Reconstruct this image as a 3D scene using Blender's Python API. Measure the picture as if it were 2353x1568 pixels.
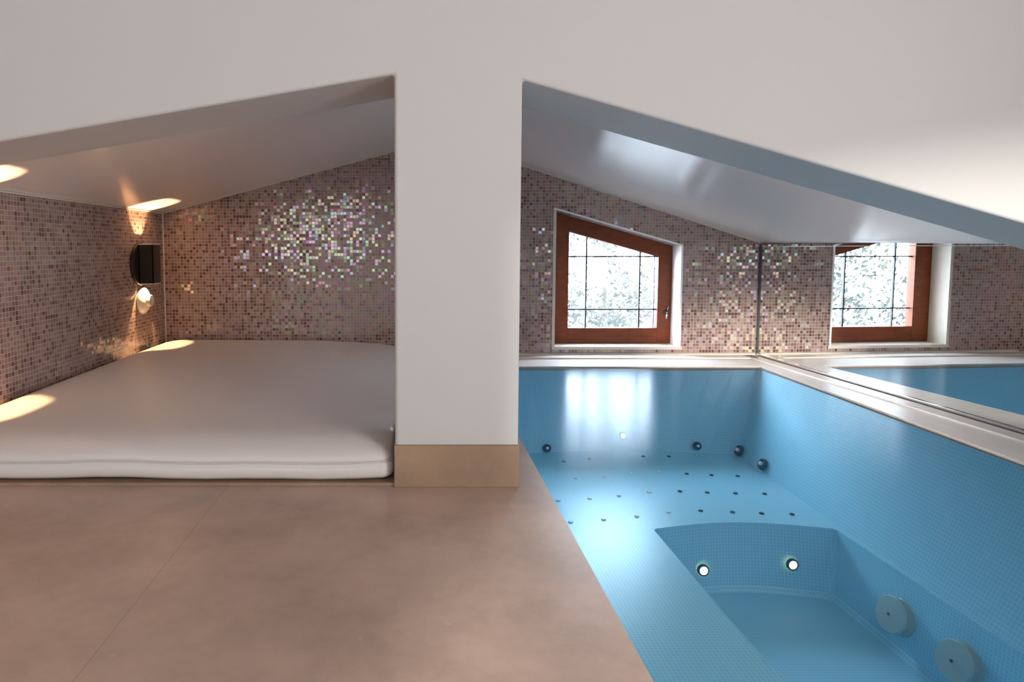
import bpy, bmesh, math, random
from mathutils import Vector, Matrix
random.seed(7)
PI = math.pi
scene = bpy.context.scene
for o in list(bpy.data.objects): bpy.data.objects.remove(o)

# ------------------------------------------------------------------ camera
F_PX, PX, PY, PITCH = 1450.0, 955.0, 671.4, math.radians(4.0)
EYE = Vector((0, 0, 0.6))
cam_d = bpy.data.cameras.new('camera'); cam = bpy.data.objects.new('camera', cam_d)
scene.collection.objects.link(cam); scene.camera = cam
cam.location = EYE; cam.rotation_euler = (PI/2 - PITCH, 0, 0)
cam_d.sensor_width = 36; cam_d.lens = F_PX/2353*36
cam_d.shift_x = (2353/2 - PX)/2353
cam_d.shift_y = -(1568/2 - PY)/2353
cam_d.clip_start = 0.02; cam_d.clip_end = 200

# ------------------------------------------------------------------ world, sun, exposure
w = bpy.data.worlds.new('world'); scene.world = w; w.use_nodes = True
nt = w.node_tree; nt.nodes.clear()
bg = nt.nodes.new('ShaderNodeBackground'); wo = nt.nodes.new('ShaderNodeOutputWorld')
ms = nt.nodes.new('ShaderNodeMapRange'); ms.inputs[1].default_value = -.3; ms.inputs[2].default_value = .3
ms.inputs[3].default_value = 8.0; ms.inputs[4].default_value = 38.0
# cool sky over the garden beyond the tiled wall, warmer haze on the sunny side behind the camera
tc = nt.nodes.new('ShaderNodeTexCoord'); sxyz = nt.nodes.new('ShaderNodeSeparateXYZ'); mr = nt.nodes.new('ShaderNodeMapRange'); wm = nt.nodes.new('ShaderNodeMix')
wm.data_type = 'RGBA'; mr.inputs[1].default_value = -.6; mr.inputs[2].default_value = .6
nt.links.new(sxyz.outputs[1], ms.inputs[0]); nt.links.new(ms.outputs[0], bg.inputs[1])
nt.links.new(tc.outputs['Generated'], sxyz.inputs[0]); nt.links.new(sxyz.outputs[1], mr.inputs[0]); nt.links.new(mr.outputs[0], wm.inputs[0])
wm.inputs[6].default_value = (.97, .95, .93, 1); wm.inputs[7].default_value = (.68, .83, 1.0, 1)
nt.links.new(wm.outputs[2], bg.inputs[0])
nt.links.new(bg.outputs[0], wo.inputs[0])

def lamp(name, kind, loc, energy, color=(1, 1, 1), **kw):
    d = bpy.data.lights.new(name, kind); d.energy = energy; d.color = color
    for k, v in kw.items(): setattr(d, k, v)
    o = bpy.data.objects.new(name, d); scene.collection.objects.link(o); o.location = loc
    return o
def aim(o, d):
    o.rotation_euler = Vector(d).normalized().to_track_quat('-Z', 'Y').to_euler()
SUN_DIR = Vector((math.sin(math.radians(28)), math.cos(math.radians(28)), -.21))
sun = lamp('sun', 'SUN', (-4, -6, 4), 3.4, (1.0, 0.95, 0.86), angle=math.radians(2.5)); aim(sun, SUN_DIR)

scene.view_settings.view_transform = 'Standard'; scene.view_settings.look = 'None'
scene.view_settings.gamma = 1; scene.view_settings.use_curve_mapping = False
scene.view_settings.exposure = 0.32
cy = scene.cycles
cy.use_denoising = True; cy.max_bounces = 12; cy.diffuse_bounces = 6; cy.glossy_bounces = 6
cy.transparent_max_bounces = 12; cy.sample_clamp_indirect = 6; cy.caustics_reflective = True

# ------------------------------------------------------------------ helpers
def ray(x, y):
    v = Vector(((x-PX)/F_PX, 1.0, -(y-PY)/F_PX))
    c, s = math.cos(PITCH), math.sin(PITCH)
    return Vector((v.x, v.y*c + v.z*s, -v.y*s + v.z*c))
def at_y(x, y, Y):
    d = ray(x, y); return EYE + d*(Y/d.y)
def at_z(x, y, Z):
    d = ray(x, y); return EYE + d*((Z-EYE.z)/d.z)
def at_x(x, y, X):
    d = ray(x, y); return EYE + d*(X/d.x)

def mesh_obj(name, bm, m, parent=None, smooth=False, bevel=0, seg=2, recalc=True):
    if recalc: bmesh.ops.recalc_face_normals(bm, faces=bm.faces)
    me = bpy.data.meshes.new(name); bm.to_mesh(me); bm.free()
    o = bpy.data.objects.new(name, me); scene.collection.objects.link(o)
    for q in (m if isinstance(m, list) else [m]): me.materials.append(q)
    if smooth:
        for p in me.polygons: p.use_smooth = True
    if bevel:
        b = o.modifiers.new('bevel', 'BEVEL'); b.width = bevel; b.segments = seg; b.limit_method = 'ANGLE'
        b.angle_limit = math.radians(40); b.harden_normals = False
    if parent: o.parent = parent; o.matrix_parent_inverse = parent.matrix_world.inverted()
    return o
def tag(o, label, cat=None, group=None, kind=None):
    if label: o['label'] = label
    if cat: o['category'] = cat
    if group: o['group'] = group
    if kind: o['kind'] = kind
    return o
def struct(o): o['kind'] = 'structure'; return o
def empty(name, loc=(0, 0, 0)):
    o = bpy.data.objects.new(name, None); scene.collection.objects.link(o); o.location = loc
    bpy.context.view_layer.update(); return o
def box(bm, x0, x1, y0, y1, z0, z1):
    v = [bm.verts.new((x, y, z)) for x in (x0, x1) for y in (y0, y1) for z in (z0, z1)]
    for f in ((0, 1, 3, 2), (4, 6, 7, 5), (0, 4, 5, 1), (2, 3, 7, 6), (0, 2, 6, 4), (1, 5, 7, 3)):
        bm.faces.new([v[i] for i in f])
def boxes(*bs):
    bm = bmesh.new()
    for b in bs: box(bm, *b)
    return bm
def prism(bm, pts, off):
    """polygon pts (3D, coplanar) swept by off"""
    off = Vector(off)
    a = [bm.verts.new(p) for p in pts]; b = [bm.verts.new(Vector(p)+off) for p in pts]
    n = len(pts)
    f1 = bm.faces.new(a); f2 = bm.faces.new(list(reversed(b)))
    for i in range(n): bm.faces.new([a[i], b[i], b[(i+1) % n], a[(i+1) % n]])
    f1.normal_update(); f2.normal_update()
    if n > 4: bmesh.ops.triangulate(bm, faces=[f1, f2], ngon_method='EAR_CLIP')
def lathe(bm, prof, mat, n=40):
    """prof [(r, h)] turned about local z, placed by mat"""
    rings = []
    for r, h in prof:
        if r < 1e-6: rings.append([bm.verts.new(mat @ Vector((0, 0, h)))])
        else: rings.append([bm.verts.new(mat @ Vector((r*math.cos(2*PI*i/n), r*math.sin(2*PI*i/n), h))) for i in range(n)])
    for a, b in zip(rings, rings[1:]):
        for i in range(n):
            j = (i+1) % n
            if len(a) == 1 and len(b) == 1: continue
            if len(a) == 1: bm.faces.new([a[0], b[i], b[j]])
            elif len(b) == 1: bm.faces.new([a[i], a[j], b[0]])
            else: bm.faces.new([a[i], a[j], b[j], b[i]])
def frame_mat(loc, zdir, xhint=(0, 0, 1)):
    z = Vector(zdir).normalized(); x = Vector(xhint); x = (x - z*x.dot(z)).normalized(); y = z.cross(x)
    m = Matrix((x, y, z)).transposed().to_4x4(); m.translation = Vector(loc); return m
def tube(bm, pts, r, n=8):
    rings = []
    for i, p in enumerate(pts):
        p = Vector(p); a = Vector(pts[max(i-1, 0)]); b = Vector(pts[min(i+1, len(pts)-1)])
        m = frame_mat(p, (b-a), (0.3, 0.2, 1))
        rings.append([bm.verts.new(m @ Vector((r*math.cos(2*PI*k/n), r*math.sin(2*PI*k/n), 0))) for k in range(n)])
    for a, b in zip(rings, rings[1:]):
        for k in range(n): bm.faces.new([a[k], a[(k+1) % n], b[(k+1) % n], b[k]])
    bm.faces.new(rings[0]); bm.faces.new(rings[-1])

# ------------------------------------------------------------------ materials
def new_mat(name):
    m = bpy.data.materials.new(name); m.use_nodes = True
    n = m.node_tree; n.nodes.clear()
    out = n.nodes.new('ShaderNodeOutputMaterial')
    return m, n, out
def pbr(name, col, rough=0.5, metal=0.0, spec=0.5, coat=0.0, noise=0.0, nscale=6, bump=0.0, bscale=80, emis=None, es=0):
    m, n, out = new_mat(name); p = n.nodes.new('ShaderNodeBsdfPrincipled')
    n.links.new(p.outputs[0], out.inputs[0])
    p.inputs['Base Color'].default_value = (*col, 1); p.inputs['Roughness'].default_value = rough
    p.inputs['Metallic'].default_value = metal; p.inputs['Specular IOR Level'].default_value = spec
    p.inputs['Coat Weight'].default_value = coat
    g = n.nodes.new('ShaderNodeNewGeometry')
    if noise:
        t = n.nodes.new('ShaderNodeTexNoise'); t.inputs['Scale'].default_value = nscale; t.inputs['Detail'].default_value = 6
        n.links.new(g.outputs['Position'], t.inputs['Vector'])
        r = n.nodes.new('ShaderNodeMapRange'); r.inputs[1].default_value = .25; r.inputs[2].default_value = .75
        r.inputs[3].default_value = 1-noise; r.inputs[4].default_value = 1+noise
        n.links.new(t.outputs[0], r.inputs[0])
        mx = n.nodes.new('ShaderNodeVectorMath'); mx.operation = 'SCALE'; mx.inputs[0].default_value = col
        n.links.new(r.outputs[0], mx.inputs['Scale']); n.links.new(mx.outputs[0], p.inputs['Base Color'])
    if bump:
        t = n.nodes.new('ShaderNodeTexNoise'); t.inputs['Scale'].default_value = bscale; t.inputs['Detail'].default_value = 3
        n.links.new(g.outputs['Position'], t.inputs['Vector'])
        b = n.nodes.new('ShaderNodeBump'); b.inputs['Strength'].default_value = bump; b.inputs['Distance'].default_value = .01
        n.links.new(t.outputs[0], b.inputs['Height']); n.links.new(b.outputs[0], p.inputs['Normal'])
    if emis: p.inputs['Emission Color'].default_value = (*emis, 1); p.inputs['Emission Strength'].default_value = es
    return m

def mosaic(name, axis, pitch=0.0173, tilt=0.115, cols=None, grout=(0.40, 0.30, 0.265), rough=0.13, jit=None, gw=0.14, irid=0.42, spec=1.0):
    """square glass mosaic; axis = which world axis runs along the wall"""
    m, n, out = new_mat(name); L = n.links
    p = n.nodes.new('ShaderNodeBsdfPrincipled'); L.new(p.outputs[0], out.inputs[0])
    g = n.nodes.new('ShaderNodeNewGeometry')
    sx = n.nodes.new('ShaderNodeSeparateXYZ'); L.new(g.outputs['Position'], sx.inputs[0])
    cx = n.nodes.new('ShaderNodeCombineXYZ')
    L.new(sx.outputs[axis[0]], cx.inputs[0]); L.new(sx.outputs[axis[1]], cx.inputs[1])
    sc = n.nodes.new('ShaderNodeVectorMath'); sc.operation = 'SCALE'; sc.inputs['Scale'].default_value = 1/pitch
    L.new(cx.outputs[0], sc.inputs[0])
    fl = n.nodes.new('ShaderNodeVectorMath'); fl.operation = 'FLOOR'; L.new(sc.outputs[0], fl.inputs[0])
    fr = n.nodes.new('ShaderNodeVectorMath'); fr.operation = 'FRACTION'; L.new(sc.outputs[0], fr.inputs[0])
    wn = n.nodes.new('ShaderNodeTexWhiteNoise'); wn.noise_dimensions = '3D'; L.new(fl.outputs[0], wn.inputs['Vector'])
    # grout mask
    s2 = n.nodes.new('ShaderNodeSeparateXYZ'); L.new(fr.outputs[0], s2.inputs[0])
    ms = []
    for i in (0, 1):
        a = n.nodes.new('ShaderNodeMath'); a.operation = 'GREATER_THAN'; a.inputs[1].default_value = gw
        L.new(s2.outputs[i], a.inputs[0]); ms.append(a)
    mm = n.nodes.new('ShaderNodeMath'); mm.operation = 'MULTIPLY'; L.new(ms[0].outputs[0], mm.inputs[0]); L.new(ms[1].outputs[0], mm.inputs[1])
    cr = n.nodes.new('ShaderNodeValToRGB'); cr.color_ramp.interpolation = 'CONSTANT'
    cols = cols or [(0, (0.11, 0.052, 0.042)), (.12, (0.17, 0.094, 0.078)), (.28, (0.235, 0.146, 0.126)), (.50, (0.262, 0.172, 0.152)), (.78, (0.29, 0.197, 0.177)), (.95, (0.33, 0.243, 0.225))]
    el = cr.color_ramp.elements
    while len(el) > 1: el.remove(el[-1])
    el[0].position = 0; el[0].color = (*cols[0][1], 1)
    for q, c in cols[1:]:
        e = el.new(q); e.color = (*c, 1)
    L.new(wn.outputs['Value'], cr.inputs[0])
    mix = n.nodes.new('ShaderNodeMix'); mix.data_type = 'RGBA'
    L.new(mm.outputs[0], mix.inputs[0]); mix.inputs[6].default_value = (*grout, 1); L.new(cr.outputs[0], mix.inputs[7])
    L.new(mix.outputs[2], p.inputs['Base Color'])
    # every tile is set at its own slight tilt
    sub = n.nodes.new('ShaderNodeVectorMath'); sub.operation = 'SUBTRACT'; L.new(wn.outputs['Color'], sub.inputs[0]); sub.inputs[1].default_value = (.5, .5, .5)
    # a rarer stronger tilt: multiply by noise^2
    s3 = n.nodes.new('ShaderNodeVectorMath'); s3.operation = 'SCALE'; L.new(sub.outputs[0], s3.inputs[0])
    k = n.nodes.new('ShaderNodeMath'); k.operation = 'MULTIPLY'; k.inputs[1].default_value = tilt; L.new(mm.outputs[0], k.inputs[0])
    L.new(k.outputs[0], s3.inputs['Scale'])
    ad = n.nodes.new('ShaderNodeVectorMath'); ad.operation = 'ADD'; L.new(g.outputs['Normal'], ad.inputs[0]); L.new(s3.outputs[0], ad.inputs[1])
    nm = n.nodes.new('ShaderNodeVectorMath'); nm.operation = 'NORMALIZE'; L.new(ad.outputs[0], nm.inputs[0])
    L.new(nm.outputs[0], p.inputs['Normal'])
    r = n.nodes.new('ShaderNodeMapRange'); L.new(mm.outputs[0], r.inputs[0]); r.inputs[3].default_value = .8; r.inputs[4].default_value = rough
    L.new(r.outputs[0], p.inputs['Roughness'])
    p.inputs['Specular IOR Level'].default_value = spec
    # iridescent glass: tint of the reflection changes from tile to tile
    hs = n.nodes.new('ShaderNodeCombineColor'); hs.mode = 'HSV'
    sc3 = n.nodes.new('ShaderNodeSeparateColor'); L.new(wn.outputs['Color'], sc3.inputs[0])
    L.new(sc3.outputs[1], hs.inputs[0]); hs.inputs[1].default_value = irid; hs.inputs[2].default_value = 1
    L.new(hs.outputs[0], p.inputs['Specular Tint'])
    return m

M_PLASTER = pbr('white_plaster', (0.56, 0.548, 0.54), 0.55, spec=0.3, bump=.04, bscale=25)
M_CEIL = pbr('satin_ceiling_paint', (0.84, 0.80, 0.785), 0.22, spec=0.9, coat=.5, bump=.02, bscale=9)
M_CEIL.node_tree.nodes['Principled BSDF'].inputs['Coat Roughness'].default_value = .2
M_ROOM = pbr('room_plaster', (0.36, 0.33, 0.31), 0.7)
M_MOS_B = mosaic('mosaic_back', (0, 2))
M_MOS_S = mosaic('mosaic_side', (1, 2))
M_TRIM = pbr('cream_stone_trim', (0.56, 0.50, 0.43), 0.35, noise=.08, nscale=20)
M_WHITE = pbr('white_paint', (0.80, 0.80, 0.80), 0.4)
M_WOOD = None
M_CREAM = pbr('cream_plastic', (0.74, 0.66, 0.54), 0.35)
M_BRONZE = pbr('dark_bronze', (0.035, 0.026, 0.018), 0.35, metal=.6)
M_GLASSEDGE = pbr('frosted_lamp_glass', (0.8, 0.72, 0.6), 0.4)
M_CHROME = pbr('chrome', (0.75, 0.75, 0.76), 0.16, metal=1)
M_LEAD = pbr('dark_lead', (0.02, 0.02, 0.025), 0.5)
M_LEATHER = pbr('white_leatherette', (0.66, 0.615, 0.60), 0.40, spec=.45, bump=.05, bscale=14)
M_PIPING = pbr('leatherette_piping', (0.60, 0.56, 0.55), 0.4)

def wood_mat():
    m, n, out = new_mat('red_brown_wood'); L = n.links
    p = n.nodes.new('ShaderNodeBsdfPrincipled'); L.new(p.outputs[0], out.inputs[0])
    g = n.nodes.new('ShaderNodeNewGeometry'); mp = n.nodes.new('ShaderNodeMapping'); mp.inputs['Scale'].default_value = (5, 5, 22)
    L.new(g.outputs['Position'], mp.inputs['Vector'])
    t = n.nodes.new('ShaderNodeTexNoise'); t.inputs['Scale'].default_value = 2; t.inputs['Detail'].default_value = 8; t.inputs['Distortion'].default_value = 1.0
    L.new(mp.outputs[0], t.inputs['Vector'])
    c = n.nodes.new('ShaderNodeValToRGB'); L.new(t.outputs[0], c.inputs[0])
    c.color_ramp.elements[0].position = .3; c.color_ramp.elements[0].color = (0.10, 0.017, 0.003, 1)
    c.color_ramp.elements[1].position = .75; c.color_ramp.elements[1].color = (0.17, 0.034, 0.005, 1)
    L.new(c.outputs[0], p.inputs['Base Color']); p.inputs['Roughness'].default_value = .42; p.inputs['Specular IOR Level'].default_value = .25
    return m
M_WOOD = wood_mat()

def stone_mat(name, base, joint_x=None, rough=.36, var=.24):
    m, n, out = new_mat(name); L = n.links
    p = n.nodes.new('ShaderNodeBsdfPrincipled'); L.new(p.outputs[0], out.inputs[0])
    g = n.nodes.new('ShaderNodeNewGeometry')
    t1 = n.nodes.new('ShaderNodeTexNoise'); t1.inputs['Scale'].default_value = 3.2; t1.inputs['Detail'].default_value = 8; t1.inputs['Roughness'].default_value = .62
    t2 = n.nodes.new('ShaderNodeTexNoise'); t2.inputs['Scale'].default_value = 34; t2.inputs['Detail'].default_value = 5
    t3 = n.nodes.new('ShaderNodeTexVoronoi'); t3.inputs['Scale'].default_value = 16; t3.inputs['Randomness'].default_value = 1
    for t in (t1, t2, t3): L.new(g.outputs['Position'], t.inputs['Vector'])
    def rng(src, a, b, lo, hi):
        r = n.nodes.new('ShaderNodeMapRange'); r.inputs[1].default_value = a; r.inputs[2].default_value = b
        r.inputs[3].default_value = lo; r.inputs[4].default_value = hi; L.new(src, r.inputs[0]); return r.outputs[0]
    f1 = rng(t1.outputs[0], .3, .7, 1-var, 1+var); f2 = rng(t2.outputs[0], .3, .7, .96, 1.04)
    f3 = rng(t3.outputs['Distance'], .02, .09, 1.14, 1.0)     # small pale fossil flecks
    m1 = n.nodes.new('ShaderNodeMath'); m1.operation = 'MULTIPLY'; L.new(f1, m1.inputs[0]); L.new(f2, m1.inputs[1])
    m2 = n.nodes.new('ShaderNodeMath'); m2.operation = 'MULTIPLY'; L.new(m1.outputs[0], m2.inputs[0]); L.new(f3, m2.inputs[1])
    last = m2.outputs[0]
    if joint_x:
        sx = n.nodes.new('ShaderNodeSeparateXYZ'); L.new(g.outputs['Position'], sx.inputs[0])
        for jx in joint_x:
            d = n.nodes.new('ShaderNodeMath'); d.operation = 'SUBTRACT'; L.new(sx.outputs[0], d.inputs[0]); d.inputs[1].default_value = jx
            ab = n.nodes.new('ShaderNodeMath'); ab.operation = 'ABSOLUTE'; L.new(d.outputs[0], ab.inputs[0])
            f = rng(ab.outputs[0], .0005, .0022, .80, 1.0)
            mm = n.nodes.new('ShaderNodeMath'); mm.operation = 'MULTIPLY'; L.new(last, mm.inputs[0]); L.new(f, mm.inputs[1]); last = mm.outputs[0]
    v = n.nodes.new('ShaderNodeVectorMath'); v.operation = 'SCALE'; v.inputs[0].default_value = base; L.new(last, v.inputs['Scale'])
    L.new(v.outputs[0], p.inputs['Base Color']); p.inputs['Roughness'].default_value = rough
    return m
M_DECK = stone_mat('beige_limestone', (0.47, 0.335, 0.265), joint_x=[-0.475])
M_STONE = stone_mat('brown_limestone', (0.30, 0.198, 0.132), rough=.45)
M_LEDGE = stone_mat('pale_limestone', (0.64, 0.58, 0.54), rough=.3, var=.08)

def glass_pane(name, tint=(1, 1, 1), gl=0.06):
    m, n, out = new_mat(name); L = n.links
    t = n.nodes.new('ShaderNodeBsdfTransparent'); t.inputs[0].default_value = (*tint, 1)
    g = n.nodes.new('ShaderNodeBsdfGlossy'); g.inputs['Roughness'].default_value = .02
    mx = n.nodes.new('ShaderNodeMixShader'); mx.inputs[0].default_value = gl
    L.new(t.outputs[0], mx.inputs[1]); L.new(g.outputs[0], mx.inputs[2]); L.new(mx.outputs[0], out.inputs[0])
    return m
M_PANE = glass_pane('clear_glass')

def mirror_mat():
    m, n, out = new_mat('mirror_silver'); g = n.nodes.new('ShaderNodeBsdfGlossy')
    g.inputs['Color'].default_value = (.90, .92, .90, 1); g.inputs['Roughness'].default_value = 0.0
    n.links.new(g.outputs[0], out.inputs[0]); return m
M_MIRROR = mirror_mat()

def water_mat():
    m, n, out = new_mat('clear_blue_water'); L = n.links
    t = n.nodes.new('ShaderNodeBsdfTransparent'); t.inputs[0].default_value = (0.84, 0.95, 0.975, 1)
    g = n.nodes.new('ShaderNodeBsdfGlossy'); g.inputs['Roughness'].default_value = .19
    fr = n.nodes.new('ShaderNodeFresnel'); fr.inputs['IOR'].default_value = 1.055
    geo = n.nodes.new('ShaderNodeNewGeometry'); mp = n.nodes.new('ShaderNodeMapping'); mp.inputs['Scale'].default_value = (1, 1.6, 1)
    L.new(geo.outputs['Position'], mp.inputs['Vector'])
    ns = n.nodes.new('ShaderNodeTexNoise'); ns.inputs['Scale'].default_value = 7; ns.inputs['Detail'].default_value = 2
    L.new(mp.outputs[0], ns.inputs['Vector'])
    b = n.nodes.new('ShaderNodeBump'); b.inputs['Strength'].default_value = .025; b.inputs['Distance'].default_value = .02
    L.new(ns.outputs[0], b.inputs['Height']); L.new(b.outputs[0], g.inputs['Normal']); L.new(b.outputs[0], fr.inputs['Normal'])
    mx = n.nodes.new('ShaderNodeMixShader'); L.new(fr.outputs[0], mx.inputs[0])
    L.new(t.outputs[0], mx.inputs[1]); L.new(g.outputs[0], mx.inputs[2]); L.new(mx.outputs[0], out.inputs[0])
    return m
M_WATER = water_mat()
def tub_mat():
    m, n, out = new_mat('tub_mosaic'); L = n.links
    p = n.nodes.new('ShaderNodeBsdfPrincipled'); L.new(p.outputs[0], out.inputs[0]); p.inputs['Roughness'].default_value = .35
    g = n.nodes.new('ShaderNodeNewGeometry')
    sc = n.nodes.new('ShaderNodeVectorMath'); sc.operation = 'SCALE'; sc.inputs['Scale'].default_value = 1/.0115; L.new(g.outputs['Position'], sc.inputs[0])
    of = n.nodes.new('ShaderNodeVectorMath'); of.operation = 'ADD'; of.inputs[1].default_value = (.37, .21, .29); L.new(sc.outputs[0], of.inputs[0])
    fl = n.nodes.new('ShaderNodeVectorMath'); fl.operation = 'FLOOR'; L.new(of.outputs[0], fl.inputs[0])
    fr = n.nodes.new('ShaderNodeVectorMath'); fr.operation = 'FRACTION'; L.new(of.outputs[0], fr.inputs[0])
    ab = n.nodes.new('ShaderNodeVectorMath'); ab.operation = 'ABSOLUTE'; L.new(g.outputs['True Normal'], ab.inputs[0])
    sf = n.nodes.new('ShaderNodeSeparateXYZ'); L.new(fr.outputs[0], sf.inputs[0])
    sn = n.nodes.new('ShaderNodeSeparateXYZ'); L.new(ab.outputs[0], sn.inputs[0])
    last = None
    for i in range(3):
        a = n.nodes.new('ShaderNodeMath'); a.operation = 'LESS_THAN'; a.inputs[1].default_value = .22; L.new(sf.outputs[i], a.inputs[0])
        b = n.nodes.new('ShaderNodeMath'); b.operation = 'LESS_THAN'; b.inputs[1].default_value = .7; L.new(sn.outputs[i], b.inputs[0])
        c = n.nodes.new('ShaderNodeMath'); c.operation = 'MULTIPLY'; L.new(a.outputs[0], c.inputs[0]); L.new(b.outputs[0], c.inputs[1])
        if last is None: last = c
        else:
            d = n.nodes.new('ShaderNodeMath'); d.operation = 'MAXIMUM'; L.new(last.outputs[0], d.inputs[0]); L.new(c.outputs[0], d.inputs[1]); last = d
    mix = n.nodes.new('ShaderNodeMix'); mix.data_type = 'RGBA'; L.new(last.outputs[0], mix.inputs[0])
    mix.inputs[6].default_value = (.32, .66, .85, 1); mix.inputs[7].default_value = (.45, .76, .90, 1)
    L.new(mix.outputs[2], p.inputs['Base Color'])
    return m
M_TUB = tub_mat()

# ------------------------------------------------------------------ main dimensions
YB = 3.48          # tiled back wall
YF, TF = 1.559, 0.25   # front of the partition, its thickness
XL = -1.39
XF = -2.9          # left wall of the room in front of the partition
YP = 3.16          # back edge of the water
XP0, XP1 = 0.330, 1.70  # left and right edge of the water
ZW = -0.006
YREAR = -3.0
def xr(y): return 1.896 + (YB-y)*0.038
# interior ceiling planes
CL = (0.792, 0.264)   # left: z at XL, slope
RIDGE_X = 0.13
def zc(x):
    if x <= RIDGE_X: return 0.792 + (x-XL)*0.264
    return 0.631 + (1.896-x)*0.320
zr = 0.792 + (RIDGE_X-XL)*0.264

# ------------------------------------------------------------------ floor (stone deck with the pool cut out)
bm = boxes((XL-.06, XP0, YF, YB, -.04, 0), (XF-.06, XP0, YREAR, YF, -.04, 0), (XP0, 2.15, YREAR, .55, -.04, 0),
           (1.745, 2.15, YP, YB, -.04, 0), (XP0, 1.745, YP, YB, -.04, 0))
prism(bm, [(1.660, .55, -.04), (2.15, .55, -.04), (2.15, YP, -.04), (1.745, YP, -.04)], (0, 0, .04))
struct(mesh_obj('floor', bm, M_DECK))

# ------------------------------------------------------------------ window opening measures (on the back wall)
O = [at_y(1283, 482, YB), at_y(1570, 566, YB), at_y(1558, 799, YB), at_y(1267, 797, YB)]
ox0 = (O[0].x+O[3].x)/2; ox1 = (O[1].x+O[2].x)/2; oz = (O[2].z+O[3].z)/2; ozl = O[0].z; ozr = O[1].z
def wall_with_hole(bm, outer, hole, off):
    """outer and hole: 4 matching corners each"""
    off = Vector(off); rings = []
    for z in (Vector(), off):
        rings.append(([bm.verts.new(Vector(p)+z) for p in outer], [bm.verts.new(Vector(p)+z) for p in hole]))
    for (o, h) in rings:
        for i in range(4): bm.faces.new([o[i], o[(i+1) % 4], h[(i+1) % 4], h[i]])
    for k in (0, 1):
        a, b = rings[0][k], rings[1][k]
        for i in range(4): bm.faces.new([a[i], a[(i+1) % 4], b[(i+1) % 4], b[i]])
bm = bmesh.new()
wall_with_hole(bm, [(ox0-.001, YB, 1.3), (2.15, YB, 1.3), (2.15, YB, -.04), (ox0-.001, YB, -.04)] if False else
               [(XL-.06, YB, 1.35), (2.15, YB, 1.35), (2.15, YB, -.04), (XL-.06, YB, -.04)],
               [(ox0, YB, ozl), (ox1, YB, ozr), (ox1, YB, oz), (ox0, YB, oz)], (0, .2, 0))
struct(mesh_obj('wall_back', bm, M_MOS_B))

# left wall (mosaic in the nook, plaster in front), right wall behind the mirror
struct(mesh_obj('wall_left', boxes((XL-.06, XL, YF+.02, YB, 0, 1.35)), M_MOS_S))
struct(mesh_obj('wall_left', boxes((XF-.06, XF, YREAR, YF, 0, 2.2)), M_ROOM))
bm = bmesh.new(); prism(bm, [(xr(YB)+.012, YB, 0), (xr(YF)+.012, YF, 0), (xr(YF)+.1, YF, 0), (xr(YB)+.1, YB, 0)], (0, 0, 1.35))
struct(mesh_obj('wall_right', bm, M_MOS_S))

# interior ceilings
bm = bmesh.new()
prism(bm, [(XL-.06, YF+.05, zc(XL-.06)), (RIDGE_X, YF+.05, zr), (2.15, YF+.05, zc(2.15)), (2.15, YF+.05, zr+.3), (XL-.06, YF+.05, zr+.3)], (0, YB-YF-.05, 0))
struct(mesh_obj('ceiling', bm, M_CEIL))

# ------------------------------------------------------------------ partition wall with the two openings and the pillar
pl = at_y(907, 600, YF).x; pr = at_y(1196, 620, YF).x
hl0 = at_y(0, 325, YF); hl1 = at_y(908, 170, YF); hr0 = at_y(1204, 183, YF); hr1 = at_y(2353, 516, YF)
sl = (hl1.z-hl0.z)/(hl1.x-hl0.x); sr = (hr1.z-hr0.z)/(hr1.x-hr0.x)
zl_ = hl0.z + (XL-hl0.x)*sl; zr_ = hr0.z + (xr(YF)-hr0.x)*sr
P = [(XF, 0), (XL, 0), (XL, zl_), (pl, hl1.z), (pl, 0), (pr, 0), (pr, hr0.z), (xr(YF)+.02, zr_), (xr(YF)+.02, 0), (xr(YF)+.3, 0), (xr(YF)+.3, 2.2), (XF, 2.2)]
bm = bmesh.new(); prism(bm, [(x, YF, z) for x, z in P], (0, TF, 0))
struct(mesh_obj('wall_front', bm, M_PLASTER, bevel=.008, seg=3))
sk = at_y(1000, 1022, YF).z
struct(mesh_obj('baseboard_front', boxes((pl-.002, pr+.001, YF-.012, YF+.02, 0, sk)), M_STONE, bevel=.0015))

# ------------------------------------------------------------------ room behind the camera: ceiling, rear wall with window, right wall with window
XRR = 2.15
struct(mesh_obj('ceiling', boxes((XF-.06, XRR+.1, YREAR-.1, YF, 2.2, 2.3)), M_ROOM))
RW = dict(x0=-2.15, x1=-.80, z0=.65, zl=1.745, zr=1.95)
bm = bmesh.new()
for q, xa, xb in ((RW, XF-.06, XRR),):
    wall_with_hole(bm, [(xa, YREAR, 2.2), (xb, YREAR, 2.2), (xb, YREAR, -.04), (xa, YREAR, -.04)],
                   [(q['x0'], YREAR, q['zl']), (q['x1'], YREAR, q['zr']), (q['x1'], YREAR, q['z0']), (q['x0'], YREAR, q['z0'])], (0, -.1, 0))
struct(mesh_obj('wall_rear', bm, M_ROOM))
SW = dict(y0=-1.5, y1=.15, z0=.15, z1=1.4)
bm = bmesh.new()
wall_with_hole(bm, [(XRR, YREAR-.1, 2.2), (XRR, YF, 2.2), (XRR, YF, -.04), (XRR, YREAR-.1, -.04)],
               [(XRR, SW['y0'], SW['z1']), (XRR, SW['y1'], SW['z1']), (XRR, SW['y1'], SW['z0']), (XRR, SW['y0'], SW['z0'])], (.1, 0, 0))
struct(mesh_obj('wall_right', bm, M_ROOM))
def portal(name, loc, d, sx, sy):
    o = lamp(name, 'AREA', loc, 1.0, shape='RECTANGLE', size=sx, size_y=sy); aim(o, d); o.data.cycles.is_portal = True; return o
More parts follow.
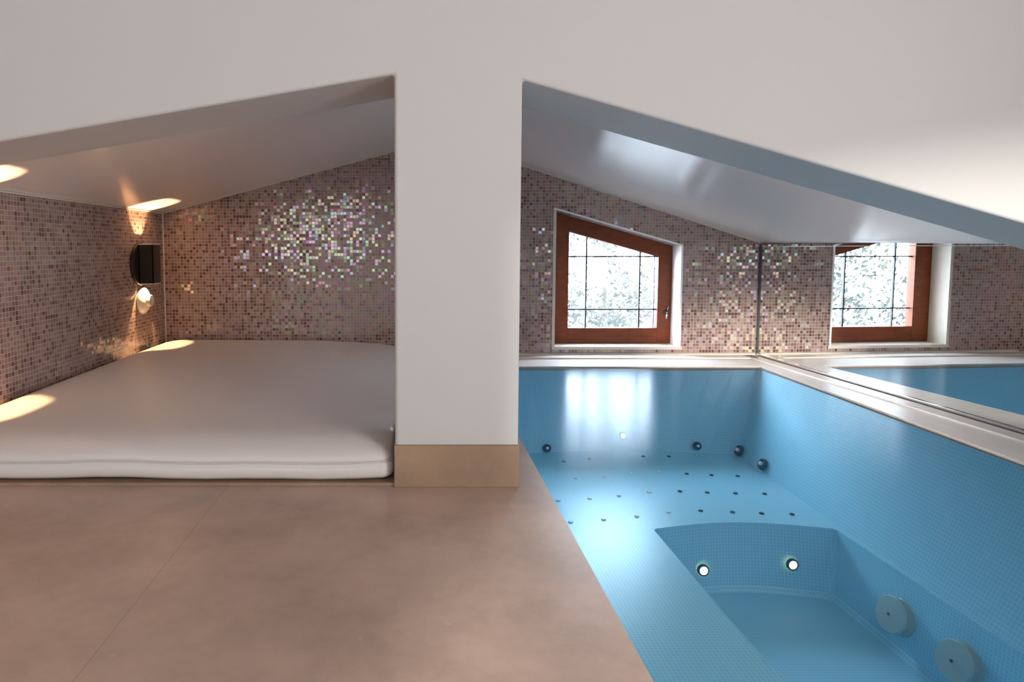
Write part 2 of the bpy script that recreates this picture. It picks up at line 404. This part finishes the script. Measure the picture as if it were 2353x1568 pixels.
portal('rear_window_daylight', ((RW['x0']+RW['x1'])/2, YREAR-.05, 1.3), (0, 1, 0), 1.38, 1.3)
portal('attic_window_daylight', (1.18, YB+.21, .45), (0, -1, 0), .75, .95)
portal('side_window_daylight', (XRR+.05, -.675, .775), (-1, 0, 0), 1.7, 1.3)

# ------------------------------------------------------------------ window in the tiled wall
win = struct(empty('window_1', (float((ox0+ox1)/2), YB, float(oz))))
YW = YB + .117
def slant(pts, y0, y1, name, m, parent, bevel=.002):
    bm = bmesh.new(); prism(bm, [(p[0], y0, p[1]) for p in pts], (0, y1-y0, 0)); return mesh_obj(name, bm, m, parent, bevel=bevel)
sw = (ozr-ozl)/(ox1-ox0)
def zt(x): return ozl + (x-ox0)*sw
def W(x, y): p = at_y(x, y, YW); return p
g0, g1, g2, g3 = W(1309, 533), W(1514, 590), W(1509, 755), W(1304, 753)
gx0 = (g0.x+g3.x)/2; gx1 = (g1.x+g2.x)/2; gz = (g2.z+g3.z)/2
sg = (g1.z-g0.z)/(g1.x-g0.x)
def zg(x): return g0.z + (x-g0.x)*sg
fx1 = (W(1548, 565).x + W(1541, 790).x)/2
fz = W(1400, 790).z
fx0 = ox0-.002
# white plaster reveal lining on the four sides of the opening, with a narrow face trim
t = .013
rev = bmesh.new()
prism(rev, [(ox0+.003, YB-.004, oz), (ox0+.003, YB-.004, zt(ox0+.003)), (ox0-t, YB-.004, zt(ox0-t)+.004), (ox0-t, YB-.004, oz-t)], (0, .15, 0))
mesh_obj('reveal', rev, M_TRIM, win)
rev = bmesh.new(); prism(rev, [(ox1-.004, YB-.004, oz), (ox1-.004, YB-.004, zt(ox1-.004)), (ox1+t*.5, YB-.004, zt(ox1)), (ox1+t*.5, YB-.004, oz-t)], (0, .19, 0))
mesh_obj('reveal', rev, M_WHITE, win)
rev = bmesh.new(); prism(rev, [(ox0-t, YB-.006, oz-t), (ox1+t, YB-.006, oz-t), (ox1+t, YB-.006, oz+.003), (ox0-t, YB-.006, oz+.003)], (0, .19, 0))
mesh_obj('sill', rev, M_TRIM, win)
rev = bmesh.new(); prism(rev, [(ox0-t, YB-.004, zt(ox0-t)), (ox1+.006, YB-.004, zt(ox1+.006)), (ox1+.006, YB-.004, zt(ox1)+.008), (ox0-t, YB-.004, zt(ox0-t)+.008)], (0, .19, 0))
mesh_obj('reveal', rev, M_WHITE, win)
# outer frame (behind), sash (in front)
sash = bmesh.new()
stw = gx0 - fx0
slant([(fx0, fz), (gx0, fz), (gx0, zg(gx0)), (gx0, zt(gx0)), (fx0, zt(fx0))], YW, YW+.05, 'sash_stile', M_WOOD, win)
slant([(gx1, fz+.002), (fx1, fz+.002), (fx1, zt(fx1)), (gx1, zt(gx1))], YW, YW+.05, 'sash_stile', M_WOOD, win)
slant([(gx0, fz), (gx1, fz), (gx1, gz), (gx0, gz)], YW+.001, YW+.05, 'sash_rail', M_WOOD, win)
slant([(gx0, zg(gx0)), (gx1, zg(gx1)), (gx1, zt(gx1)), (gx0, zt(gx0))], YW+.001, YW+.05, 'sash_rail', M_WOOD, win)
slant([(fx1, fz-.01), (ox1+.002, fz-.01), (ox1+.002, zt(ox1)), (fx1, zt(fx1))], YW+.018, YW+.06, 'window_frame', M_WOOD, win)
slant([(ox0, oz), (ox1, oz), (ox1, fz+.004), (ox0, fz+.004)], YW+.012, YW+.06, 'window_frame', M_WOOD, win)
slant([(gx0-.004, gz-.004), (gx1+.004, gz-.004), (gx1+.004, zg(gx1)+.004), (gx0-.004, zg(gx0)+.004)], YW+.026, YW+.030, 'pane', M_PANE, win, bevel=0)
mv = [(W(1350, 600).x), (W(1474, 600).x)]
for x in mv: mesh_obj('glazing_bar', boxes((x-.004, x+.004, YW+.021, YW+.035, gz, zg(x))), M_LEAD, win)
for y in (590, 712):
    z = W(1400, y).z
    mesh_obj('glazing_bar', boxes((gx0, gx1, YW+.022, YW+.034, z-.0038, z+.0038)), M_LEAD, win)
mesh_obj('glazing_bar', boxes((gx1-.016, gx1-.011, YW+.022, YW+.034, gz, zg(gx1-.01))), pbr('violet_grey_spacer', (.16, .12, .32), .4), win)
# lever handle
h = W(1529, 718)
bm = bmesh.new(); lathe(bm, [(0, .006), (.010, .006), (.012, .0), ], frame_mat((h.x, YW-.004, h.z), (0, -1, 0))); 
mesh_obj('handle_plate', bm, pbr('dark_handle_plate', (.05, .04, .05), .3, metal=.8), win, smooth=True)
bm = bmesh.new(); tube(bm, [(h.x, YW-.006, h.z), (h.x+.002, YW-.022, h.z), (h.x-.002, YW-.026, h.z-.010), (h.x-.006, YW-.026, h.z-.034)], .0042)
tube(bm, [(h.x+.006, YW-.006, h.z+.010), (h.x+.012, YW-.010, h.z+.035)], .0028)
mesh_obj('handle', bm, M_CHROME, win, smooth=True)

# ------------------------------------------------------------------ trims
def strip(name, *bs, m=M_TRIM): return struct(mesh_obj(name, boxes(*bs), m, bevel=.0015))
strip('trim_1', (XP0+.0, xr(YB)-.01, YB-.012, YB, 0.0, .016))                       # cove strip below the tiles
strip('trim_2', (.30, xr(YB)-.03, YB-.10, YB-.012, 0, .008), m=M_LEDGE)
bm = bmesh.new(); tube(bm, [(XL+.004, YB-.004, 0), (XL+.004, YB-.004, zc(XL))], .004, 6); struct(mesh_obj('trim_3', bm, M_TRIM))
bm = bmesh.new(); tube(bm, [(XL+.004, YF+TF, zc(XL)-.003), (XL+.004, YB-.004, zc(XL)-.003)], .004, 6)
tube(bm, [(XL+.004, YB-.004, zc(XL)-.003), (RIDGE_X, YB-.004, zr-.003)], .004, 6)
tube(bm, [(RIDGE_X, YB-.004, zr-.003), (xr(YB), YB-.004, zc(xr(YB))-.003)], .004, 6)
struct(mesh_obj('trim_4', bm, M_TRIM))
# ledge stone around the pool, right side: lower kerb and the upstand the mirror stands on
bm = bmesh.new()
def rl(d): return [(xr(YB)-d, YB), (xr(YF-.9)-d, YF-.9)]
def slab(bm, d0, d1, z0, z1, y0=YB-.012, y1=.56):
    prism(bm, [(xr(y0)-d0, y0, z0), (xr(y1)-d0, y1, z0), (xr(y1)-d1, y1, z0), (xr(y0)-d1, y0, z0)], (0, 0, z1-z0))
slab(bm, 0.02, .088, .0005, .008)
struct(mesh_obj('trim_5', bm, M_LEDGE, bevel=.002))
bm = bmesh.new(); prism(bm, [(xr(YP+.09)-.088, YP+.09, .0), (xr(.56)-.088, .56, .0), (1.660, .56, .0), (1.742, YP-.002, .0), (XP0, YP-.002, 0), (XP0, YP+.19, 0), (xr(YP+.19)-.088, YP+.19, 0)], (0, 0, .002))
struct(mesh_obj('trim_6', bm, M_LEDGE))

# ------------------------------------------------------------------ mirror
mir = empty('wall_mirror', (xr(2.6), 2.6, .02))
tag(mir, 'large frameless mirror panel above the pool ledge reflecting the window', 'mirror')
mz0, mz1 = .016, zc(xr(YB))-.012
bm = bmesh.new(); y0, y1 = YB-.012, YF+.03
prism(bm, [(xr(y0), y0, mz0), (xr(y1), y1, mz0), (xr(y1)+.006, y1, mz0), (xr(y0)+.006, y0, mz0)], (0, 0, mz1-mz0))
mesh_obj('mirror_glass', bm, M_MIRROR, mir)
bm = bmesh.new(); prism(bm, [(xr(y0)-.008, y0, .006), (xr(y1)-.008, y1, .006), (xr(y1)+.008, y1, .006), (xr(y0)+.008, y0, .006)], (0, 0, .012))
tag(mesh_obj('bottom_profile', bm, M_CHROME, mir, bevel=.002), 'bright metal channel under the mirror')
bm = bmesh.new(); prism(bm, [(xr(y0)-.001, y0, mz1-.012), (xr(y1)-.001, y1, mz1-.012), (xr(y1)+.001, y1, mz1-.012), (xr(y0)+.001, y0, mz1-.012)], (0, 0, .0025))
mesh_obj('top_seam', bm, M_WHITE, mir)
bm = boxes((xr(YB)-.006, xr(YB)+.004, YB-.012, YB-.007, mz0, mz1))
tag(mesh_obj('edge_gasket', bm, M_LEAD, mir), 'dark sealed edge in the corner')

# ------------------------------------------------------------------ whirlpool tub
ZB, ZF = -.40, -.64
tub = empty('whirlpool_tub', (1.0, 2.0, ZF))
tag(tub, 'pale blue sunken whirlpool tub with bench seats under the water', 'hot tub')
def rrect(x0, x1, y0, y1, r, z, n=10, xr_far=None, bow=.0, rn=None):
    pts = []
    xf1 = x1 if xr_far is None else xr_far; rn = rn or r
    for k, (cx_, cy_, a0, q) in enumerate(((x1-r, y0+r, -PI/2, r), (xf1-r, y1-r, 0, r), (x0+r, y1-r, PI/2, r), (x0+rn, y0+rn, PI, rn))):
        for i in range(n+1):
            a = a0 + PI/2*i/n; pts.append(Vector((cx_+q*math.cos(a), cy_+q*math.sin(a), z)))
        if k == 1:      # the far side bows gently outwards
            for i in range(1, 12):
                t_ = i/12; pts.append(Vector((xf1-r + (x0+r-xf1+r)*t_, y1 + bow*math.sin(PI*t_), z)))
    return pts
top = rrect(XP0, 1.662, .56, YP+.004, .012, -.008, xr_far=1.748)
ben = rrect(XP0+.09, 1.480, .75, 3.0, .04, ZB, xr_far=1.552, bow=.055)
f0 = rrect(.847, 1.497, 1.36, 2.19, .02, ZB, bow=.05, rn=.09)
f1 = rrect(.862, 1.480, 1.375, 2.165, .03, ZF+.02, bow=.045, rn=.08)
f2 = rrect(.877, 1.465, 1.39, 2.15, .03, ZF, bow=.045, rn=.08)
bm = bmesh.new(); rings = [[bm.verts.new(p) for p in r_] for r_ in (top, ben, f0, f1, f2)]
uvm = []
for a, b in zip(rings, rings[1:]):
    n_ = len(a)
    for i in range(n_):
        try: bm.faces.new([a[i], a[(i+1) % n_], b[(i+1) % n_], b[i]])
        except ValueError: pass
bm.faces.new(rings[-1])
for f in bm.faces: f.normal_update()
shell = mesh_obj('tub_shell', bm, M_TUB, tub)
for p in shell.data.polygons: p.use_smooth = False
tw = .012

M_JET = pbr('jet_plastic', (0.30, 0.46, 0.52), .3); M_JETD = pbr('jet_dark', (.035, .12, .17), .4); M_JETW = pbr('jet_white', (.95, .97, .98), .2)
def on_plane(x, y, p0, nrm):
    d = ray(x, y); nrm = Vector(nrm); return EYE + d*((Vector(p0)-EYE).dot(nrm)/d.dot(nrm))
# plane of the right flank, the back flank
RP = Vector((1.70, 2.0, 0)); rn = Vector((-1, 0, 0)); a_ = Vector((1.662, .56, 0)); b_ = Vector((1.748, YP, 0)); c_ = Vector((1.552, 3.0, ZB)); rn = (b_-a_).cross(c_-a_).normalized()
if rn.x > 0: rn = -rn
RP = a_
bn = Vector((0, -1, 0)); b0 = Vector((1, YP+.004, 0)); b1 = Vector((1, 3.045, ZB)); bn = Vector((1, 0, 0)).cross(b1-b0).normalized()
if bn.y > 0: bn = -bn
def jet(p, nrm, r, dome=.02, name='jet', mats=None):
    p = p + nrm*.008
    m4 = frame_mat(p, nrm)
    bm = bmesh.new(); lathe(bm, [(r, -.002), (r, dome*.3), (r*.9, dome*.6), (r*.72, dome*.6), (r*.66, dome*.3), (0, dome*.3)], m4, 28)
    o = mesh_obj(name, bm, mats[0], tub, smooth=True)
    bm = bmesh.new(); lathe(bm, [(r*.34, dome*.3), (r*.34, dome*.9), (r*.2, dome), (0, dome)], m4, 18)
    mesh_obj('nozzle', bm, mats[1], o, smooth=True)
    return o
for x, y in ((1757, 1070), (1703, 1038)): jet(on_plane(x, y, RP, rn), rn, .026, mats=(M_JETD, M_JETW))
def back_hit(x, y):
    d = ray(x, y); t_ = 2.9
    for _ in range(40):
        p = EYE + d*t_; u = min(1, max(0, (p.x-.46)/(1.512-.46))); k = p.z/ZB
        yw = (YP+.004)*(1-k) + (3.0+.055*math.sin(PI*u))*k
        t_ += (yw-p.y)*.7
    return p
def foot_hit(x, y):
    d = ray(x, y); t_ = 2.1
    for _ in range(40):
        p = EYE + d*t_; u = min(1, max(0, (p.x-.867)/(1.477-.867))); k = (ZB-p.z)/(ZB-ZF)
        yw = 2.19+.05*math.sin(PI*u) - .035*k
        t_ += (yw-p.y)*.7
    return p
for x, y in ((1600, 1025), (1256, 1030)): jet(back_hit(x, y), bn, .02, mats=(M_JETD, M_JETW))
# underwater lamps
def uw_light(p, nrm, r, col, es, lbl):
    m4 = frame_mat(p, nrm)
    bm = bmesh.new(); lathe(bm, [(r*1.45, -.002), (r*1.4, .006), (r*1.05, .008)], m4, 24)
    o = mesh_obj('underwater_lamp', bm, M_JETD, tub, smooth=True); o['label'] = lbl
    bm = bmesh.new(); lathe(bm, [(r*1.05, .006), (r*.8, .011), (0, .013)], m4, 24)
    mesh_obj('lens', bm, pbr('lit_lens', col, .3, emis=col, es=es), o, smooth=True)
uw_light(back_hit(1430, 1002) + bn*.006, bn, .012, (.15, .75, 1.0), 3, 'small glowing blue lamp')
def foot(x, y): return on_plane(x, y, (1, 2.235, 0), (0, -1, 0))
fn = Vector((0, -1, .1))
for x, y in ((1613, 1308), (1817, 1295)):
    p = foot_hit(x, y) + Vector((0, -.008, 0))
    uw_light(p, fn, .0145, (1.0, .86, .45), 1.6, 'small glowing yellow lamp')
# floor drain
p = at_z(1748, 1410, ZF)
bm = bmesh.new(); lathe(bm, [(.042, -.001), (.042, .004), (.036, .006), (.03, .003), (0, .003)], frame_mat((p.x, min(p.y, 2.12), ZF), (0, 0, 1)), 32)
mesh_obj('drain', bm, M_JETD, tub, smooth=True)
# big suction caps
M_CAP = pbr('grey_cap', (0.40, 0.50, 0.50), .35)
for x, y in ((2045, 1412), (2190, 1520)):
    p = on_plane(x, y, (1.45, 2, 0), (-1, 0, 0)); nrm = Vector((-1, -.05, .25)).normalized()
    m4 = frame_mat(p - nrm*.045, nrm)
    bm = bmesh.new(); lathe(bm, [(.055, -.03), (.055, .012), (.050, .016), (.050, .03), (.056, .034), (.056, .042), (.052, .047), (.0, .05)], m4, 40)
    o = mesh_obj('suction_cap', bm, M_CAP, tub, smooth=False)
    bm = bmesh.new(); lathe(bm, [(.004, .049), (.004, .052), (0, .052)], m4, 10); mesh_obj('screw', bm, M_JETD, o)
# air jets
AJ = [(1295, 1062), (1355, 1056), (1478, 1050), (1537, 1050), (1323, 1100), (1388, 1097), (1451, 1089), (1516, 1085), (1578, 1090), (1635, 1093), (1695, 1095),
      (1283, 1151), (1355, 1147), (1422, 1140), (1492, 1132), (1562, 1130), (1625, 1133), (1690, 1135), (1757, 1136),
      (1311, 1201), (1387, 1195), (1463, 1188), (1536, 1178), (1610, 1175), (1683, 1178), (1750, 1181), (1820, 1183)]
for i, (x, y) in enumerate(AJ):
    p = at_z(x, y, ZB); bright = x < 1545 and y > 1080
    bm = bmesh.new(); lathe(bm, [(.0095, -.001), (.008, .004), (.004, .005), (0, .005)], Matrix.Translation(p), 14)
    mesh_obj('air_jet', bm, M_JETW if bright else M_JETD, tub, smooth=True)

bm = bmesh.new(); v = [bm.verts.new(q) for q in ((XP0, .55, ZW), (1.664, .55, ZW), (1.750, YP+.003, ZW), (XP0, YP+.003, ZW))]; bm.faces.new(v)
tag(mesh_obj('pool_water', bm, M_WATER, recalc=False), 'clear blue still water filling the sunken whirlpool', 'water', kind='stuff')

# ------------------------------------------------------------------ mattress on a low stone step
struct(mesh_obj('trim_7', boxes((XL, pl, YF-.005, YF+.03, 0, .008)), M_STONE, bevel=.001))
fp = []
def arc(cx_, cy_, r, a0, a1, n):
    for i in range(n+1):
        a = math.radians(a0+(a1-a0)*i/n); fp.append(Vector((cx_+r*math.cos(a), cy_+r*math.sin(a), 0)))
mx0, mx1, my0, my1 = XL+.006, pl-.006, YF+.003, YB-.01
arc(mx1-.03, my0+.03, .03, -90, 0, 6)
fp += [Vector((mx1, YF+.12, 0)), Vector((mx1, YF+.27, 0)), Vector((.10, YF+.29, 0))]
arc(.20, YF+.36, .07, -90, 0, 6)
ctrl = [(.275, 2.2), (.268, 2.5), (.22, 2.8), (.12, 3.05), (.0, 3.22), (-.15, 3.34), (-.32, 3.42), (-.5, 3.46), (-.7, my1)]
fp += [Vector((x, y, 0)) for x, y in ctrl]
fp += [Vector((-.95, my1, 0))]
arc(mx0+.16, my1-.16, .16, 90, 180, 8)
fp += [Vector((mx0, 3.0, 0)), Vector((mx0, 2.5, 0)), Vector((mx0, 2.0, 0)), Vector((mx0, 1.8, 0))]
arc(mx0+.04, my0+.04, .04, 180, 270, 5)
fp += [Vector((mx0 + (mx1-mx0)*k/14, my0, 0)) for k in range(1, 14)]
# resample
def resample(pts, step):
    out = []
    for a, b in zip(pts, pts[1:]+pts[:1]):
        n_ = max(1, int((b-a).length/step))
        for i in range(n_): out.append(a.lerp(b, i/n_))
    return out
fp = resample(fp, .06)
def inset(pts, d):
    out = []; n_ = len(pts)
    for i in range(n_):
        a, b, c = pts[i-1], pts[i], pts[(i+1) % n_]
        t_ = (c-a).normalized(); nn = Vector((-t_.y, t_.x, 0)); out.append(b + nn*d)
    return out
mat_ = empty('mattress', (-.6, 2.5, .0))
tag(mat_, 'white leatherette mattress filling the tiled nook left of the pillar', 'mattress')
bm = bmesh.new(); rings = []
rnd = random.Random(3)
def wob(p, k): return .0025*math.sin(p.x*7+k) + .002*math.sin(p.x*17+2*k)
prof = [(.022, .012), (.008, .014), (.0, .022), (-.001, .035), (.002, .050), (.008, .055), (.005, .060), (.006, .067), (.012, .076), (.024, .086)]
for d, z in prof:
    rings.append([bm.verts.new(q + Vector((0, 0, z + (wob(q, 1) if z > .012 else abs(wob(q, 2)))))) for q in inset(fp, d)])
for a, b in zip(rings, rings[1:]):
    n_ = len(a)
    for i in range(n_): bm.faces.new([a[i], a[(i+1) % n_], b[(i+1) % n_], b[i]])
bm.faces.new(rings[0])
from mathutils.geometry import delaunay_2d_cdt
loop = [v.co.copy() for v in rings[-1]]
def seg_d(p, a, b):
    ab = b-a; t_ = max(0, min(1, (p-a).dot(ab)/max(ab.dot(ab), 1e-9))); return (p-a-ab*t_).length
L2 = [Vector((q.x, q.y)) for q in loop]
def inside(p):
    c_in = False
    for a, b in zip(L2, L2[1:]+L2[:1]):
        if (a.y > p.y) != (b.y > p.y) and p.x < (b.x-a.x)*(p.y-a.y)/(b.y-a.y)+a.x: c_in = not c_in
    return c_in
pts2 = list(L2); hgt = [q.z for q in loop]
gx = mx0
while gx < .3:
    gy = my0
    while gy < my1:
        q = Vector((gx, gy))
        if inside(q):
            d = min(seg_d(q, a, b) for a, b in zip(L2, L2[1:]+L2[:1]))
            if d > .012:
                pts2.append(q); u = min(1, d/.11)
                hgt.append(.086+.022*(1-(1-u)**2.2)+.003*math.sin(gx*2.3+gy*1.7))
        gy += .03
    gx += .03
nb = len(L2)
vo, eo, fo, ov, oe, of = delaunay_2d_cdt(pts2, [(i, (i+1) % nb) for i in range(nb)], [list(range(nb))], 1, 1e-5)
vm = []
for i, q in enumerate(vo):
    src = ov[i][0]
    vm.append(rings[-1][src] if src < nb else bm.verts.new((q.x, q.y, hgt[src])))
for f in fo:
    try: bm.faces.new([vm[k] for k in f])
    except ValueError: pass
body = mesh_obj('cushion', bm, M_LEATHER, mat_, smooth=True)
bm = bmesh.new(); seam = inset(fp, .004); seam = [q + Vector((0, 0, .056+wob(q, 1))) for q in seam]; tube(bm, seam+[seam[0]], .0022, 6)
mesh_obj('piping', bm, M_PIPING, mat_, smooth=True)

# ------------------------------------------------------------------ wall lamps and the round wall fitting
def sconce(Y, Z, label, root_name='wall_lamp'):
    r0 = empty(root_name, (XL, Y, Z)); tag(r0, label, 'wall lamp', 'up and down wall lamps on the left mosaic wall')
    bm = bmesh.new(); lathe(bm, [(.108, .001), (.108, .010), (.104, .014), (.094, .018), (0, .020)], frame_mat((XL, Y, Z), (1, 0, 0)), 56)
    mesh_obj('backplate', bm, M_BRONZE, r0, smooth=False, bevel=0)
    D = .088; hw = .045; hh = .098
    # hollow box body: four sides, open at top and bottom
    x0 = XL+.018; t_ = .004
    mesh_obj('body', boxes((x0, x0+t_, Y-hw, Y+hw, Z-hh, Z+hh), (XL+D-t_, XL+D, Y-hw, Y+hw, Z-hh, Z+hh),
                           (x0, XL+D, Y-hw, Y-hw+t_, Z-hh, Z+hh), (x0, XL+D, Y+hw-t_, Y+hw, Z-hh, Z+hh)), M_BRONZE, r0)
    for s in (-1, 1):
        zz = Z + s*(hh+.001)
        mesh_obj('rim', boxes((x0, XL+D+.001, Y-hw-.001, Y-hw+t_, zz-.002, zz+.003), (x0, XL+D+.001, Y+hw-t_, Y+hw+.001, zz-.002, zz+.003),
                              (XL+D-t_, XL+D+.001, Y-hw, Y+hw, zz-.002, zz+.003)), M_GLASSEDGE, r0)
        sp = lamp('lamp_beam', 'SPOT', (XL+.05, Y, Z+s*.03), 20.0, (1.0, .60, .28), spot_size=math.radians(62), spot_blend=.35, shadow_soft_size=.004)
        aim(sp, (0, 0, s)); sp.parent = r0; sp.matrix_parent_inverse = r0.matrix_world.inverted()
c = at_x(320, 607, XL)
sconce(c.y, c.z, 'dark bronze wall lamp with round backplate near the corner of the nook')
c2y = 1.89
s = at_x(331, 691, XL+.01)
rf = empty('wall_fitting', (XL, s.y, s.z)); tag(rf, 'round cream wall fitting with raised centre button below the dark wall lamp', 'wall fitting')
bm = bmesh.new(); lathe(bm, [(.066, .0005), (.068, .006), (.066, .012), (.058, .020), (.040, .028), (.030, .031), (0, .031)], frame_mat((XL, s.y, s.z), (1, 0, 0)), 48)
mesh_obj('base', bm, M_CREAM, rf, smooth=True)
bm = bmesh.new(); lathe(bm, [(.031, .028), (.030, .046), (.026, .050), (.022, .047), (0, .047)], frame_mat((XL, s.y, s.z), (1, 0, 0)), 36)
mesh_obj('button', bm, M_CREAM, rf, smooth=True)
sconce(c2y, c.z, 'second dark bronze wall lamp, nearer the front of the nook at the left edge')

# ------------------------------------------------------------------ outside: ground and pale trees seen blown out through the panes
struct(mesh_obj('ground', boxes((-20, 20, YB+.5, 40, -3.3, -3.2)), pbr('pale_ground', (.08, .08, .08), .9)))
M_LEAF = pbr('pale_leaves', (.066, .082, .082), .6, spec=.1); M_BARK = pbr('pale_bark', (.12, .12, .12), .9)
def tree(x, y, label, seed, n=9000):
    r0 = empty('tree', (x, y, -3.2)); tag(r0, label, 'tree', 'trees outside the window')
    rn_ = random.Random(seed)
    bm = bmesh.new(); tube(bm, [(x, y, -3.2), (x+.05, y, -1), (x-.05, y, .6), (x+.1, y, 1.8)], .03, 8); mesh_obj('trunk', bm, M_BARK, r0, smooth=True)
    bm = bmesh.new(); cl = [(x+rn_.uniform(-1.2, 1.2), y+rn_.uniform(-.7, .7), rn_.uniform(-.7, 1.9), rn_.uniform(.12, .34)) for _ in range(60)]
    for i in range(n):
        cx_, cy_, cz_, r_ = cl[rn_.randrange(len(cl))]
        p = Vector((cx_+rn_.gauss(0, r_*.6), cy_+rn_.gauss(0, r_*.6), cz_+rn_.gauss(0, r_*.6)))
        a = Vector((rn_.uniform(-1, 1), rn_.uniform(-1, 1), rn_.uniform(-1, 1))).normalized(); b = a.orthogonal().normalized()
        l = rn_.uniform(.02, .05)
        bm.faces.new([bm.verts.new(p - a*l), bm.verts.new(p + b*l*.4), bm.verts.new(p + a*l), bm.verts.new(p - b*l*.4)])
    mesh_obj('foliage', bm, M_LEAF, r0)
tree(2.0, 6.6, 'pale sunlit tree seen straight through the wooden window', 11)
tree(-.9, 7.0, 'pale sunlit tree seen through the window only in the mirror', 12, 4500)
